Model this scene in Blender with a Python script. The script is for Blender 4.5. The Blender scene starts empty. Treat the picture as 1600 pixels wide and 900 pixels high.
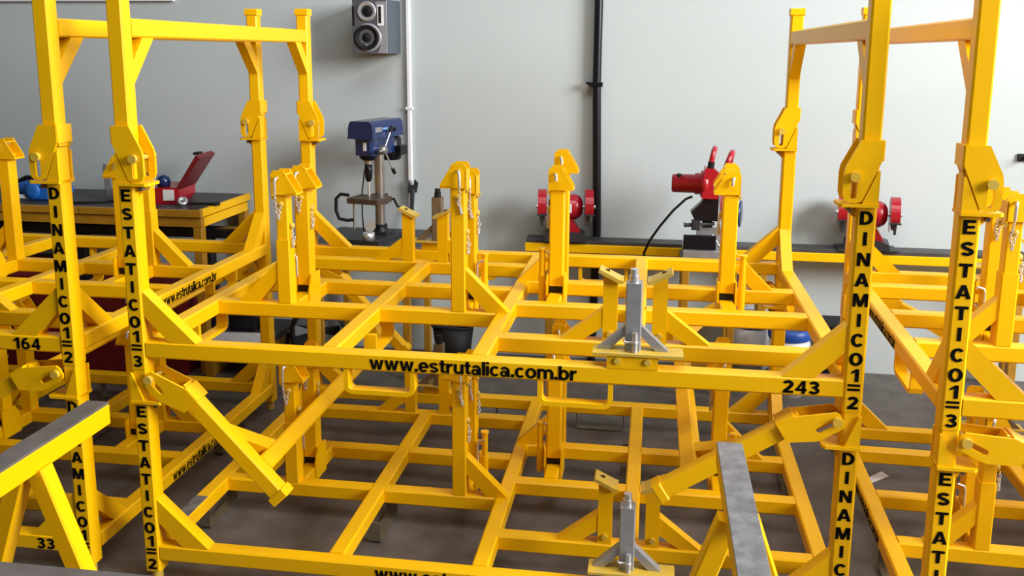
import bpy, math, random
from mathutils import Vector, Matrix
from mathutils.geometry import tessellate_polygon
random.seed(7)
SC = bpy.context.scene
COL = SC.collection
ZU = 0.6826          # floor to the base of an upper rack
ZL = 0.0400          # floor to the base of a lower rack

# ------------------------------------------------------------------ camera
cam_d = bpy.data.cameras.new('camera')
cam_d.sensor_width = 36.0
cam_d.lens = 1426.11 / 1600 * 36.0
cam_d.shift_x = -10.63 / 1600
cam_d.shift_y = -108.86 / 1600
cam_d.clip_start = 0.02
cam = bpy.data.objects.new('camera', cam_d)
COL.objects.link(cam)
rt = Vector((0.98919594, 0.14648232, 0.00585847))
up = Vector((-0.03189296, 0.1760241, 0.98386907))
fw = Vector((-0.14308819, 0.97342614, -0.17879408))
m = Matrix((rt, up, -fw)).transposed().to_4x4()
m.translation = Vector((1.48682, -2.34796, 0.914296 + ZU))
cam.matrix_world = m
SC.camera = cam

# ------------------------------------------------------------------ light
w = bpy.data.worlds.new('world')
SC.world = w
w.use_nodes = True
w.node_tree.nodes['Background'].inputs[0].default_value = (0.80, 0.88, 1.0, 1)
w.node_tree.nodes['Background'].inputs[1].default_value = 0.11

def area(name, loc, target, sx, sy, energy, color):
    l = bpy.data.lights.new(name, 'AREA')
    l.shape = 'RECTANGLE'; l.size = sx; l.size_y = sy
    l.energy = energy; l.color = color
    o = bpy.data.objects.new(name, l)
    COL.objects.link(o)
    o.location = loc
    d = Vector(target) - Vector(loc)
    o.rotation_euler = d.to_track_quat('-Z', 'Y').to_euler()
    return o
area('door_daylight', (7.6, -1.7, 3.5), (0.9, 0.8, 0.9), 3.6, 2.8, 1030, (1.0, 1.0, 0.99))
area('skylight', (2.0, -0.6, 4.4), (1.7, 0.4, 0.6), 3.5, 1.6, 110, (1.0, 0.98, 0.95))

SC.view_settings.view_transform = 'Standard'
SC.view_settings.look = 'None'
SC.view_settings.gamma = 1.0
SC.view_settings.use_curve_mapping = False
SC.view_settings.exposure = 0.0

# ------------------------------------------------------------------ materials
MATS = {}
def mat(name, col, rough=0.5, metal=0.0, var=0.0, vscale=8.0, bump=0.0, bscale=60.0, coat=0.0, var2=None, spec=None):
    if name in MATS:
        return MATS[name]
    M = bpy.data.materials.new(name)
    M.use_nodes = True
    nt = M.node_tree
    b = nt.nodes['Principled BSDF']
    b.inputs['Base Color'].default_value = (*col, 1)
    b.inputs['Roughness'].default_value = rough
    b.inputs['Metallic'].default_value = metal
    if coat:
        b.inputs['Coat Weight'].default_value = coat
        b.inputs['Coat Roughness'].default_value = 0.15
    if spec is not None:
        b.inputs['Specular IOR Level'].default_value = spec
    if var or bump:
        tc = nt.nodes.new('ShaderNodeTexCoord')
    if var:
        n = nt.nodes.new('ShaderNodeTexNoise')
        n.inputs['Scale'].default_value = vscale
        n.inputs['Detail'].default_value = 6
        n.inputs['Roughness'].default_value = 0.6
        nt.links.new(tc.outputs['Object'], n.inputs['Vector'])
        r = nt.nodes.new('ShaderNodeValToRGB')
        r.color_ramp.elements[0].position = 0.3
        r.color_ramp.elements[1].position = 0.7
        c2 = var2 if var2 else tuple(c * (1 - var) for c in col)
        r.color_ramp.elements[0].color = (*c2, 1)
        r.color_ramp.elements[1].color = (*col, 1)
        nt.links.new(n.outputs['Fac'], r.inputs['Fac'])
        nt.links.new(r.outputs['Color'], b.inputs['Base Color'])
    if bump:
        n2 = nt.nodes.new('ShaderNodeTexNoise')
        n2.inputs['Scale'].default_value = bscale
        n2.inputs['Detail'].default_value = 4
        nt.links.new(tc.outputs['Object'], n2.inputs['Vector'])
        bp = nt.nodes.new('ShaderNodeBump')
        bp.inputs['Strength'].default_value = bump
        bp.inputs['Distance'].default_value = 0.004
        nt.links.new(n2.outputs['Fac'], bp.inputs['Height'])
        nt.links.new(bp.outputs['Normal'], b.inputs['Normal'])
    MATS[name] = M
    return M

YEL = mat('yellow_paint', (0.91, 0.495, 0.0), 0.40, var=0.05, vscale=3.0, bump=0.05, bscale=45, coat=0.10, spec=0.25)
YEL2 = mat('worn_yellow_paint', (0.70, 0.44, 0.02), 0.42, var=0.25, vscale=25.0, var2=(0.50, 0.36, 0.09))
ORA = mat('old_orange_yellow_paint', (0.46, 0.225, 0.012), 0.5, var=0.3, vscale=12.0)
BLK = mat('black_lettering', (0.002, 0.002, 0.002), 0.9, spec=0.1)
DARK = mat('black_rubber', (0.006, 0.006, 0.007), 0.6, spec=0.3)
BLKP = mat('black_gloss_paint', (0.005, 0.005, 0.009), 0.33, spec=0.35)
STEEL = mat('grey_steel', (0.40, 0.41, 0.43), 0.42, 0.55, var=0.2, vscale=30)
BRNSTEEL = mat('brown_steel', (0.20, 0.14, 0.085), 0.5, 0.2, var=0.3, vscale=30)
CHROME = mat('zinc_plated_steel', (0.72, 0.72, 0.74), 0.30, 0.75)
COLSTEEL = mat('machined_steel', (0.42, 0.40, 0.38), 0.3, 0.85)
RED = mat('red_enamel', (0.36, 0.005, 0.016), 0.30, coat=0.2)
DRED = mat('dark_red_paint', (0.14, 0.005, 0.010), 0.45)
BLUE = mat('navy_blue_enamel', (0.006, 0.020, 0.10), 0.28, coat=0.2)
BLUE2 = mat('bright_blue_plastic', (0.01, 0.13, 0.50), 0.4)
BLUEL = mat('blue_lid_plastic', (0.01, 0.07, 0.36), 0.4)
WHT = mat('white_plastic', (0.75, 0.76, 0.78), 0.4)
PAPER = mat('white_paper', (0.72, 0.72, 0.72), 0.8)
WALL = mat('wall_paint', (0.48, 0.535, 0.545), 0.7, var=0.04, vscale=1.3, bump=0.05, bscale=20)
FLOORM = mat('concrete_floor', (0.15, 0.133, 0.122), 0.55, var=0.4, vscale=7.0, bump=0.3, bscale=30, var2=(0.075, 0.064, 0.057))
TOPS = mat('dark_steel_plate', (0.075, 0.072, 0.075), 0.5, 0.2, var=0.5, vscale=9, bump=0.1, bscale=40)
TOPG = mat('grey_scuffed_plate', (0.27, 0.27, 0.285), 0.5, 0.3, var=0.55, vscale=26, bump=0.25, bscale=50)
RUB = mat('grey_brown_rubber_strip', (0.13, 0.115, 0.11), 0.6, var=0.35, vscale=15)
CAST = mat('dark_cast_iron', (0.035, 0.036, 0.04), 0.45, 0.3)
BROWNI = mat('brown_cast_table', (0.11, 0.075, 0.055), 0.5, 0.4, var=0.3, vscale=30)
SPKF = mat('speaker_grey', (0.10, 0.10, 0.115), 0.35, 0.2)
SPKL = mat('speaker_light_grey', (0.30, 0.30, 0.34), 0.35, 0.2)
SPKS = mat('speaker_side', (0.065, 0.085, 0.105), 0.55)
STONE = mat('grinding_wheel_stone', (0.28, 0.26, 0.25), 0.85, var=0.2, vscale=60)

# ------------------------------------------------------------------ mesh builder
class MB:
    def __init__(s):
        s.v = []; s.f = []; s.sm = []
    def add(s, vs, fs, smooth=False):
        o = len(s.v)
        s.v += [tuple(v) for v in vs]
        s.f += [[i + o for i in f] for f in fs]
        s.sm += [smooth] * len(fs)
        return s
    def bar(s, p0, p1, w, h, upv=(0, 0, 1), ch=0.004, skew0=None, skew1=None):
        """square tube from p0 to p1, w across, h along upv, chamfered long edges.
        skew = plane normal used to cut an end"""
        p0 = Vector(p0); p1 = Vector(p1)
        d = (p1 - p0).normalized()
        u = Vector(upv); u = (u - d * u.dot(d)).normalized()
        r = d.cross(u)
        a, b = w / 2, h / 2
        ch = min(ch, a * 0.45, b * 0.45)
        prof = [(-a + ch, -b), (a - ch, -b), (a, -b + ch), (a, b - ch), (a - ch, b), (-a + ch, b), (-a, b - ch), (-a, -b + ch)]
        vs = []
        for p, sk in ((p0, skew0), (p1, skew1)):
            for x, y in prof:
                q = p + r * x + u * y
                if sk is not None:
                    n = Vector(sk)
                    q = q + d * ((p - q).dot(n) / d.dot(n))
                vs.append(q)
        fs = [[i, (i + 1) % 8, 8 + (i + 1) % 8, 8 + i] for i in range(8)]
        fs += [[7, 6, 5, 4, 3, 2, 1, 0], [8, 9, 10, 11, 12, 13, 14, 15]]
        return s.add(vs, fs)
    def box(s, x0, x1, y0, y1, z0, z1, ch=0.002, axis=None):
        dx, dy, dz = x1 - x0, y1 - y0, z1 - z0
        cx, cy, cz = (x0 + x1) / 2, (y0 + y1) / 2, (z0 + z1) / 2
        if axis is None:
            axis = max((dx, 'x'), (dy, 'y'), (dz, 'z'))[1]
        if axis == 'x':
            return s.bar((x0, cy, cz), (x1, cy, cz), dy, dz, (0, 0, 1), ch)
        if axis == 'y':
            return s.bar((cx, y0, cz), (cx, y1, cz), dx, dz, (0, 0, 1), ch)
        return s.bar((cx, cy, z0), (cx, cy, z1), dx, dy, (0, 1, 0), ch)
    def cyl(s, p0, p1, r, n=16, r2=None, smooth=True):
        p0 = Vector(p0); p1 = Vector(p1)
        r2 = r if r2 is None else r2
        d = (p1 - p0).normalized()
        t = Vector((0, 0, 1)) if abs(d.z) < 0.9 else Vector((1, 0, 0))
        a = d.cross(t).normalized(); b = d.cross(a)
        vs = []
        for p, q in ((p0, r), (p1, r2)):
            for i in range(n):
                an = 2 * math.pi * i / n
                vs.append(p + (a * math.cos(an) + b * math.sin(an)) * q)
        s.add(vs, [[i, (i + 1) % n, n + (i + 1) % n, n + i][::-1] for i in range(n)], smooth)
        s.add(vs[:n], [list(range(n))]); s.add(vs[n:], [list(range(n))[::-1]])
        return s
    def lathe(s, origin, axis, prof, n=24, a0=0.0, a1=None, smooth=True):
        """prof: list of (distance along axis, radius)"""
        o = Vector(origin); d = Vector(axis).normalized()
        t = Vector((0, 0, 1)) if abs(d.z) < 0.9 else Vector((1, 0, 0))
        a = d.cross(t).normalized(); b = d.cross(a)
        full = a1 is None
        span = 2 * math.pi if full else a1 - a0
        k = n if full else n + 1
        vs = []
        for h, r in prof:
            for i in range(k):
                an = a0 + span * i / n
                vs.append(o + d * h + (a * math.cos(an) + b * math.sin(an)) * r)
        fs = []
        for j in range(len(prof) - 1):
            for i in range(n):
                i2 = (i + 1) % k
                fs.append([j * k + i, j * k + i2, (j + 1) * k + i2, (j + 1) * k + i][::-1])
        return s.add(vs, fs, smooth)
    def prism(s, poly, a, b, plane='xz', holes=()):
        """polygon in a plane, extruded from a to b along the third axis"""
        def P(q, t):
            if plane == 'xz': return Vector((q[0], t, q[1]))
            if plane == 'yz': return Vector((t, q[0], q[1]))
            return Vector((q[0], q[1], t))
        loops = [list(poly)] + [list(h) for h in holes]
        tri = tessellate_polygon([[Vector((q[0], q[1], 0)) for q in l] for l in loops])
        flat = [q for l in loops for q in l]
        n = len(flat)
        vs = [P(q, a) for q in flat] + [P(q, b) for q in flat]
        fs = [list(t) for t in tri] + [[i + n for i in reversed(t)] for t in tri]
        o = 0
        for l in loops:
            k = len(l)
            for i in range(k):
                fs.append([o + i, o + (i + 1) % k, n + o + (i + 1) % k, n + o + i])
            o += k
        return s.add(vs, fs)
    def sweep(s, pts, r, n=8, closed=False, flat=None):
        pts = [Vector(p) for p in pts]
        k = len(pts)
        vs = []
        prev = None
        for i, p in enumerate(pts):
            if closed:
                d = pts[(i + 1) % k] - pts[i - 1]
            else:
                d = pts[min(i + 1, k - 1)] - pts[max(i - 1, 0)]
            d.normalize()
            if prev is None:
                t = Vector((0, 0, 1)) if abs(d.z) < 0.9 else Vector((1, 0, 0))
                a = d.cross(t).normalized()
            else:
                a = (prev - d * prev.dot(d)).normalized()
            prev = a
            b = d.cross(a)
            for j in range(n):
                an = 2 * math.pi * j / n
                vs.append(p + (a * math.cos(an) + b * math.sin(an)) * r)
        fs = []
        for i in range(k if closed else k - 1):
            i2 = (i + 1) % k
            for j in range(n):
                fs.append([i * n + j, i * n + (j + 1) % n, i2 * n + (j + 1) % n, i2 * n + j])
        s.add(vs, fs, True)
        if not closed:
            s.add(vs[:n], [list(range(n))[::-1]]); s.add(vs[-n:], [list(range(n))])
        return s
    def xf(s, M, start=0):
        for i in range(start, len(s.v)):
            s.v[i] = tuple(M @ Vector(s.v[i]))
        return s
    def mesh(s, name, material):
        me = bpy.data.meshes.new(name)
        me.from_pydata(s.v, [], s.f)
        me.polygons.foreach_set('use_smooth', s.sm)
        me.materials.append(material)
        me.update()
        import bmesh
        bm = bmesh.new(); bm.from_mesh(me)
        bmesh.ops.recalc_face_normals(bm, faces=bm.faces)
        bm.to_mesh(me); bm.free()
        return me

def obj(name, me, parent=None, M=None):
    o = bpy.data.objects.new(name, me)
    COL.objects.link(o)
    if parent: o.parent = parent
    if M is not None: o.matrix_local = M
    return o
def part(name, mb, material, parent=None, M=None):
    return obj(name, mb.mesh(name, material), parent, M)
def thing(name, label, cat, loc=(0, 0, 0), rz=0.0, group=None):
    o = bpy.data.objects.new(name, None)
    COL.objects.link(o)
    o.empty_display_size = 0.1
    o.location = loc; o.rotation_euler = (0, 0, rz)
    return tag(o, label, cat, group)
def tag(o, label, cat, group=None):
    o['label'] = label; o['category'] = cat
    if group: o['group'] = group
    return o
def struct(name, mb, material):
    o = part(name, mb, material)
    o['kind'] = 'structure'
    return o

_txt = {}
# bold sans-serif glyphs drawn as polygons; cap height 1, x-height 0.72
def _rect(x0, y0, x1, y1): return ('P', [(x0, y0), (x1, y0), (x1, y1), (x0, y1)], [])
def _poly(*p): return ('P', list(p), [])
def _arc(cx, cy, rx, ry, a0, a1, n=14):
    return [(cx + rx * math.cos(math.radians(a0 + (a1 - a0) * i / n)), cy + ry * math.sin(math.radians(a0 + (a1 - a0) * i / n))) for i in range(n + 1)]
def _ring(cx, cy, rx, ry, tx, ty):
    return ('P', _arc(cx, cy, rx, ry, 0, 345, 23), [_arc(cx, cy, rx - tx, ry - ty, 345, 0, 23)])
def _carc(cx, cy, rx, ry, tx, ty, a0, a1):
    return ('P', _arc(cx, cy, rx, ry, a0, a1, 18) + _arc(cx, cy, rx - tx, ry - ty, a1, a0, 18), [])
def _rib(w, pts):
    L_, R_ = [], []
    for i, p in enumerate(pts):
        a = pts[max(i - 1, 0)]; b = pts[min(i + 1, len(pts) - 1)]
        dx, dy = b[0] - a[0], b[1] - a[1]
        q = math.hypot(dx, dy)
        nx, ny = -dy / q * w / 2, dx / q * w / 2
        L_.append((p[0] + nx, p[1] + ny)); R_.append((p[0] - nx, p[1] - ny))
    return ('R', L_, R_)
GL = {
 'I': (0.24, [_rect(0, 0, .24, 1)]),
 'E': (0.74, [_rect(0, 0, .25, 1), _rect(.2, .80, .72, 1), _rect(.2, .41, .67, .60), _rect(.2, 0, .74, .20)]),
 'T': (0.78, [_rect(0, .79, .78, 1), _rect(.265, 0, .515, .85)]),
 'A': (0.90, [_poly((0, 0), (.25, 0), (.45, .70), (.65, 0), (.90, 0), (.58, 1), (.32, 1)), _rect(.20, .19, .70, .37)]),
 'N': (0.80, [_rect(0, 0, .23, 1), _rect(.57, 0, .80, 1), _poly((.0, 1), (.25, 1), (.80, 0), (.55, 0))]),
 'M': (0.96, [_rect(0, 0, .21, 1), _rect(.75, 0, .96, 1), _poly((.0, 1), (.29, 1), (.48, .40), (.67, 1), (.96, 1), (.58, 0), (.38, 0))]),
 'D': (0.80, [('P', [(0, 0)] + _arc(.34, .5, .46, .5, -90, 90) + [(0, 1)], [[(.25, .80)] + _arc(.34, .5, .21, .30, 90, -90) + [(.25, .20)]])]),
 'O': (0.86, [_ring(.43, .5, .43, .52, .25, .21)]),
 'C': (0.80, [_carc(.43, .5, .43, .52, .25, .21, 40, 320)]),
 'S': (0.74, [_rib(.225, _arc(.37, .715, .265, .175, 20, 235, 12) + _arc(.37, .285, .265, .175, 60, -160, 12))]),
 '1': (0.50, [_rect(.24, 0, .49, 1), _poly((.24, .74), (.0, .60), (.0, .78), (.30, 1), (.35, .9))]),
 '2': (0.70, [_rib(.23, _arc(.35, .70, .24, .195, 165, -20, 12) + [(.42, .42), (.16, .14)]), _rect(.02, 0, .70, .20)]),
 '3': (0.70, [_rib(.215, _arc(.33, .735, .23, .165, 160, -70, 12)), _rib(.215, _arc(.34, .285, .26, .19, 80, -160, 14)), _rect(.22, .45, .42, .62)]),
 '4': (0.74, [_rect(.42, 0, .65, 1), _rect(0, .20, .74, .39), _poly((0, .24), (.42, 1), (.56, 1), (.22, .34))]),
 '6': (0.72, [_ring(.36, .32, .36, .34, .22, .18), _rib(.21, _arc(.47, .42, .36, .48, 82, 175, 12))]),
 '.': (0.22, [_rect(0, 0, .22, .22)]),
 'w': (0.98, [_poly((0, .72), (.21, .72), (.31, .25), (.41, .72), (.57, .72), (.67, .25), (.77, .72), (.98, .72), (.78, 0), (.57, 0), (.49, .42), (.41, 0), (.20, 0))]),
 'e': (0.68, [_carc(.34, .36, .34, .38, .20, .17, 0, 318), _rect(.10, .29, .68, .43)]),
 's': (0.62, [_rib(.165, _arc(.31, .515, .225, .125, 20, 235, 10) + _arc(.31, .205, .225, .125, 60, -160, 10))]),
 't': (0.42, [_rect(.10, .10, .31, .92), _rect(0, .57, .42, .72), _rib(.17, [(.205, .20), (.24, .11), (.42, .09)])]),
 'r': (0.46, [_rect(0, 0, .21, .72), _rib(.19, _arc(.42, .36, .30, .28, 165, 88, 8))]),
 'u': (0.66, [_rect(.45, 0, .66, .72), _rect(0, .25, .21, .72), _rib(.18, [(.105, .28)] + _arc(.30, .25, .195, .17, 180, 330, 8))]),
 'a': (0.66, [_rect(.42, 0, .63, .50), _rib(.17, _arc(.31, .45, .215, .19, 155, 0, 10)), _ring(.25, .22, .25, .235, .17, .135)]),
 'l': (0.21, [_rect(0, 0, .21, 1)]),
 'i': (0.21, [_rect(0, 0, .21, .72), _rect(0, .82, .21, 1)]),
 'c': (0.64, [_carc(.34, .36, .34, .38, .20, .17, 42, 318)]),
 'o': (0.72, [_ring(.36, .36, .36, .38, .20, .17)]),
 'm': (1.06, [_rect(0, 0, .21, .72), _rect(.425, 0, .635, .50), _rect(.85, 0, 1.06, .50), _rib(.18, [(.13, .45)] + _arc(.32, .46, .20, .18, 165, 0, 8)), _rib(.18, [(.56, .45)] + _arc(.75, .46, .20, .18, 165, 0, 8))]),
 'b': (0.70, [_rect(0, 0, .21, 1), _ring(.36, .36, .34, .38, .20, .17)]),
}
def text_mesh(txt, h, sx=1.0, gap=0.10):
    """flat bold lettering, centred in X, baseline at z=0, facing -Y"""
    key = (txt, h, sx, gap)
    if key in _txt: return _txt[key]
    vs, fs = [], []
    x = 0.0
    for ch_ in txt:
        wd, shp = GL[ch_]
        for k, a, b in shp:
            o = len(vs)
            if k == 'P':
                loops = [a] + b
                tri = tessellate_polygon([[Vector((q[0], q[1], 0)) for q in l] for l in loops])
                vs += [(q[0] + x, q[1]) for l in loops for q in l]
                fs += [[i + o for i in t_] for t_ in tri]
            else:
                n = len(a)
                vs += [(q[0] + x, q[1]) for q in a] + [(q[0] + x, q[1]) for q in b]
                fs += [[o + i, o + i + 1, o + n + i + 1, o + n + i] for i in range(n - 1)]
        x += wd + gap
    W = x - gap
    n = len(vs)
    V = [((q[0] - W / 2) * h * sx, -0.0012, q[1] * h) for q in vs]
    me = bpy.data.meshes.new('lettering')
    me.from_pydata(V, [], fs)
    me.materials.append(BLK)
    me.update()
    _txt[key] = me
    return me
def tsize(me):
    xs = [v.co.x for v in me.vertices]
    return max(xs) - min(xs)

T = Matrix.Translation
def RZ(a): return Matrix.Rotation(a, 4, 'Z')
def RY(a): return Matrix.Rotation(a, 4, 'Y')
def RX(a): return Matrix.Rotation(a, 4, 'X')

# ------------------------------------------------------------------ room
WY = 2.30
fl = MB().box(-7, 9, -6, WY + 0.2, -0.12, 0.0, 0.0, 'x')
struct('floor', fl, FLOORM)
wl = MB().box(-7, 9, WY, WY + 0.2, 0.0, 4.2, 0.0, 'x')
struct('wall_back', wl, WALL)
struct('trim_1', MB().box(-7, -1.05, WY - 0.02, WY, 1.853, 1.93, 0.002), WHT)

# ------------------------------------------------------------------ the transport rack: meshes shared by every copy
S = 0.05; L = 2.045; D = 1.40; HP = 0.6426
B0, B1 = 0.0344, 0.0844
MIR = T((L, D, 0)) @ RZ(math.pi)
PARTS = []        # (name, mesh, list of sub-parts (name, mesh)) built once for one half
def half(name, mb, material=None, subs=(), both=True):
    PARTS.append((name, mb.mesh(name, material or YEL), [(n, q.mesh(n, mm)) for n, q, mm in subs], both))

# rails
half('front_rail', MB().box(S, L - S, 0.002, S, B0, B1, 0.005, 'x'))
half('side_rail', MB().box(0, S, S, D - S, B0, B1, 0.005, 'y'))
half('deck_beam', MB().box(0.565, 0.615, S, 1.13, B0, B1, 0.005, 'y'))
half('centre_beam', MB().box(1.0, 1.05, S, D - S, B0, B1, 0.005, 'y'), both=False)
for y0 in (0.455, 0.765):
    half('cross_beam', MB().box(S, 0.565, y0, y0 + S, B0, B1, 0.005, 'x'))
    half('cross_beam', MB().box(0.615, 1.0, y0, y0 + S, B0, B1, 0.005, 'x'))
half('cross_beam', MB().box(S, 1.0, 1.13, 1.18, B0, B1, 0.005, 'x'))
for x0 in (0.271, 0.855):
    half('mast_seat_beam', MB().box(x0, x0 + 0.049, 0.505, 0.765, B0, B1, 0.004, 'y'))

# diagonal braces between posts and rails
def diag(p, dirx, span, rise, w, y0, y1, plane='xz'):
    """brace between a vertical face at p=(a, z of the deck) and the deck, in-plane coordinates"""
    a, z = p
    pts = [(a, z + rise), (a, z + rise - w * 1.25), (a + dirx * (span - w * 1.4), z), (a + dirx * span, z)]
    return MB().prism(pts, y0, y1, plane)
for side in (0, 1):
    yy = (0.005, 0.047) if side == 0 else (D - 0.047, D - 0.005)
    half('post_brace', diag((S, B1), 1, 0.155, 0.148, 0.058, *yy))
half('post_brace', diag((S, B1), 1, 0.125, 0.140, 0.052, 0.005, 0.047, 'yz'))
half('post_brace', diag((D - S, B1), -1, 0.150, 0.140, 0.052, 0.005, 0.047, 'yz'))

# corner posts with the hinge hardware that stays on the post
def post(y0):
    p = MB().box(0, S, y0, y0 + S, 0, 0.548, 0.006, 'z')
    top = MB().box(0.0015, S - 0.0015, y0 + 0.0015, y0 + S - 0.0015, 0.548, HP, 0.006, 'z')
    fl = MB().prism([(0.0, y0 - 0.012), (0.088, y0 - 0.012), (0.096, y0 - 0.006), (0.096, y0 + 0.056), (0.088, y0 + 0.062), (0.0, y0 + 0.062)], 0.540, 0.5485, 'xy')
    gs = [MB().prism([(0.001, 0.632), (0.006, 0.632), (0.040, 0.549), (0.001, 0.549)], a, a + 0.008) for a in (y0 - 0.0085, y0 + S + 0.0005)]
    b = MB().prism([(0.05, 0.540), (0.085, 0.540), (0.05, 0.508)], y0 + 0.021, y0 + 0.029)
    pin = MB().cyl((0.062, y0 - 0.016, 0.617), (0.062, y0 + S + 0.016, 0.617), 0.0075, 12)
    for a in (y0 - 0.022, y0 + S + 0.010):
        pin.cyl((0.062, a, 0.617), (0.062, a + 0.012, 0.617), 0.0125, 16)
    bolt = MB().cyl((0.066, y0 + 0.004, 0.53), (0.066, y0 + 0.046, 0.53), 0.006, 10)
    half('corner_post', p, YEL, [('post_top', top, YEL), ('hinge_flange', fl, YEL), ('hinge_gusset', gs[0], YEL), ('hinge_gusset', gs[1], YEL), ('flange_web', b, YEL), ('hinge_pin', pin, YEL2), ('catch_bolt', bolt, BRNSTEEL)])
post(0.0)
post(D - S)

# forklift loops
def loop(x0, x1, y0, y1, t):
    z0 = -0.037; R = 0.022 if t > 0.01 else 0.007
    o = [(x0, B0), (x0, z0 + R), (x0 + R * .3, z0 + R * .3), (x0 + R, z0), (x1 - R, z0), (x1 - R * .3, z0 + R * .3), (x1, z0 + R), (x1, B0)]
    r = R - t
    i = [(x1 - t, B0), (x1 - t, z0 + R), (x1 - t - r * .3, z0 + t + r * .3), (x1 - R, z0 + t), (x0 + R, z0 + t), (x0 + t + r * .3, z0 + t + r * .3), (x0 + t, z0 + R), (x0 + t, B0)]
    return MB().prism(o + i, y0, y1)
def loopy(y0, y1, x0, x1, t):
    return loop(y0, y1, -x1, -x0, t).xf(RZ(math.pi / 2))
def loops(t, m_):
    return [q.mesh('fork_loop', m_) for q in (loop(0.645, 0.850, 0.004, 0.040, t), loop(1.195, 1.400, 0.004, 0.040, t), loopy(0.325, 0.53, 0.008, 0.045, t), loopy(0.325, 0.53, 0.600, 0.640, t))]
LOOP_UP = loops(0.013, YEL)
LOOP_LOW = loops(0.004, mat('dull_plate_steel', (0.22, 0.19, 0.13), 0.45, 0.5, var=0.3, vscale=20))

# support masts -------------------------------------------------------------
def chain(pts, lk=0.013, r=0.0014):
    mb = MB()
    pts = [Vector(p) for p in pts]
    seg = []
    for a, b in zip(pts, pts[1:]):
        n = max(1, round((b - a).length / (lk * 0.72)))
        for i in range(n):
            seg.append((a + (b - a) * (i + 0.5) / n, (b - a).normalized()))
    for k, (c, d) in enumerate(seg):
        t = Vector((1, 0, 0)) if abs(d.x) < 0.8 else Vector((0, 1, 0))
        s1 = d.cross(t).normalized()
        if k % 2: s1 = d.cross(s1)
        ring = []
        for i in range(8):
            an = 2 * math.pi * i / 8
            ring.append(c + d * math.cos(an) * lk * 0.5 + s1 * math.sin(an) * lk * 0.30)
        mb.sweep(ring, r, 4, True)
    return mb
def mast(x0, y0, wd, zb, zh, slope, brace, kind):
    """slope: +1 head opens to the right, -1 to the left. zh = underside of the head"""
    cx = x0 + wd / 2
    subs = []
    if kind == 'P' and zh < 0.48:
        body = MB().box(x0, x0 + wd, y0, y0 + wd, zb, 0.300, 0.004, 'z')
        inner = MB().box(x0 + 0.004, x0 + wd - 0.003, y0 + 0.003, y0 + wd - 0.003, 0.300, zh + 0.02, 0.004, 'z')
        subs.append(('inner_tube', inner, YEL))
    else:
        body = MB().box(x0, x0 + wd, y0, y0 + wd, zb, zh + 0.02, 0.004, 'z')
    sg = slope
    def X(a): return cx + sg * a
    out = [(X(-0.030), zh), (X(-0.030), zh + 0.068), (X(-0.020), zh + 0.080), (X(0.014), zh + 0.080), (X(0.055), zh + 0.012), (X(0.055), zh)]
    hd = MB()
    ya, yb = y0 - 0.006, y0 + wd + 0.001
    hd.prism(out, ya, ya + 0.005)
    hd.prism(out, yb, yb + 0.005)
    xs = sorted((X(-0.030), X(-0.024)))
    hd.box(xs[0], xs[1], ya, yb + 0.005, zh - 0.004, zh + 0.058, 0.001, 'z')
    xs = sorted((X(0.020), X(0.056)))
    hd.box(xs[0], xs[1], ya, yb + 0.005, zh - 0.001, zh + 0.006, 0.001, 'y')
    # rails across the sloping mouth
    hd.bar((X(0.018), ya, zh + 0.066), (X(0.018), yb + 0.005, zh + 0.066), 0.006, 0.006, (0, 0, 1), 0.001)
    subs.append(('head_bracket', hd, YEL))
    for la in (ya + 0.01, yb - 0.012):
        subs.append(('head_lug', MB().cyl((X(-0.027), la, zh - 0.010), (X(-0.027), la + 0.01, zh - 0.010), 0.008, 10), YEL2))
    px, pz = X(-0.006), zh + 0.056
    lp = MB().sweep([(px, yb + 0.010, pz), (px, ya - 0.004, pz), (px - sg * 0.002, ya - 0.011, pz - 0.002), (px - sg * 0.004, ya - 0.014, pz - 0.010), (px - sg * 0.005, ya - 0.014, pz - 0.052)], 0.0048, 8)
    subs.append(('lock_pin', lp, CHROME))
    rp = MB().sweep([(px, yb + 0.004, pz), (px, yb + 0.012, pz), (px + sg * 0.003, yb + 0.016, pz - 0.003), (px + sg * 0.004, yb + 0.016, pz - 0.024)], 0.0052, 8)
    subs.append(('pin_hook', rp, CHROME))
    c0 = (px - sg * 0.005, ya - 0.013, pz - 0.056)
    ringx = cx - 0.004
    ch = chain([c0, (c0[0] - 0.003, y0 - 0.007, c0[2] - 0.045), (c0[0] + 0.004, y0 - 0.006, c0[2] - 0.082), (ringx + 0.004, y0 - 0.006, c0[2] - 0.040)])
    subs.append(('chain', ch, CHROME))
    eye = MB().lathe((ringx + 0.004, y0 + 0.002, zh - 0.032), (0, -1, 0), [(0, 0.0095), (0.006, 0.0095), (0.009, 0.006), (0.009, 0.0)], 14)
    subs.append(('chain_boss', eye, YEL2))
    # second short chain on the flank
    fx = x0 + wd + 0.004 if brace > 0 or kind == 'Q' else x0 + wd + 0.004
    z2 = 0.325 if kind == 'P' else 0.36
    hk = MB().lathe((x0 + wd, y0 + wd / 2, z2 + 0.02), (1, 0, 0), [(0, 0.011), (0.006, 0.011), (0.010, 0.007), (0.010, 0.0)], 14)
    subs.append(('flank_boss', hk, YEL2))
    ch2 = chain([(fx + 0.004, y0 + 0.012, z2 + 0.01), (fx + 0.004, y0 + 0.010, z2 - 0.05), (fx + 0.006, y0 + 0.022, z2 - 0.015)])
    subs.append(('flank_chain', ch2, CHROME))
    if kind == 'P' and brace:
        z0 = B1
        a = x0 + wd if brace > 0 else x0
        br = diag((a, z0), brace, 0.140, 0.140, 0.050, y0 + 0.004, y0 + wd - 0.004)
        subs.append(('mast_brace', br, YEL))
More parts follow.
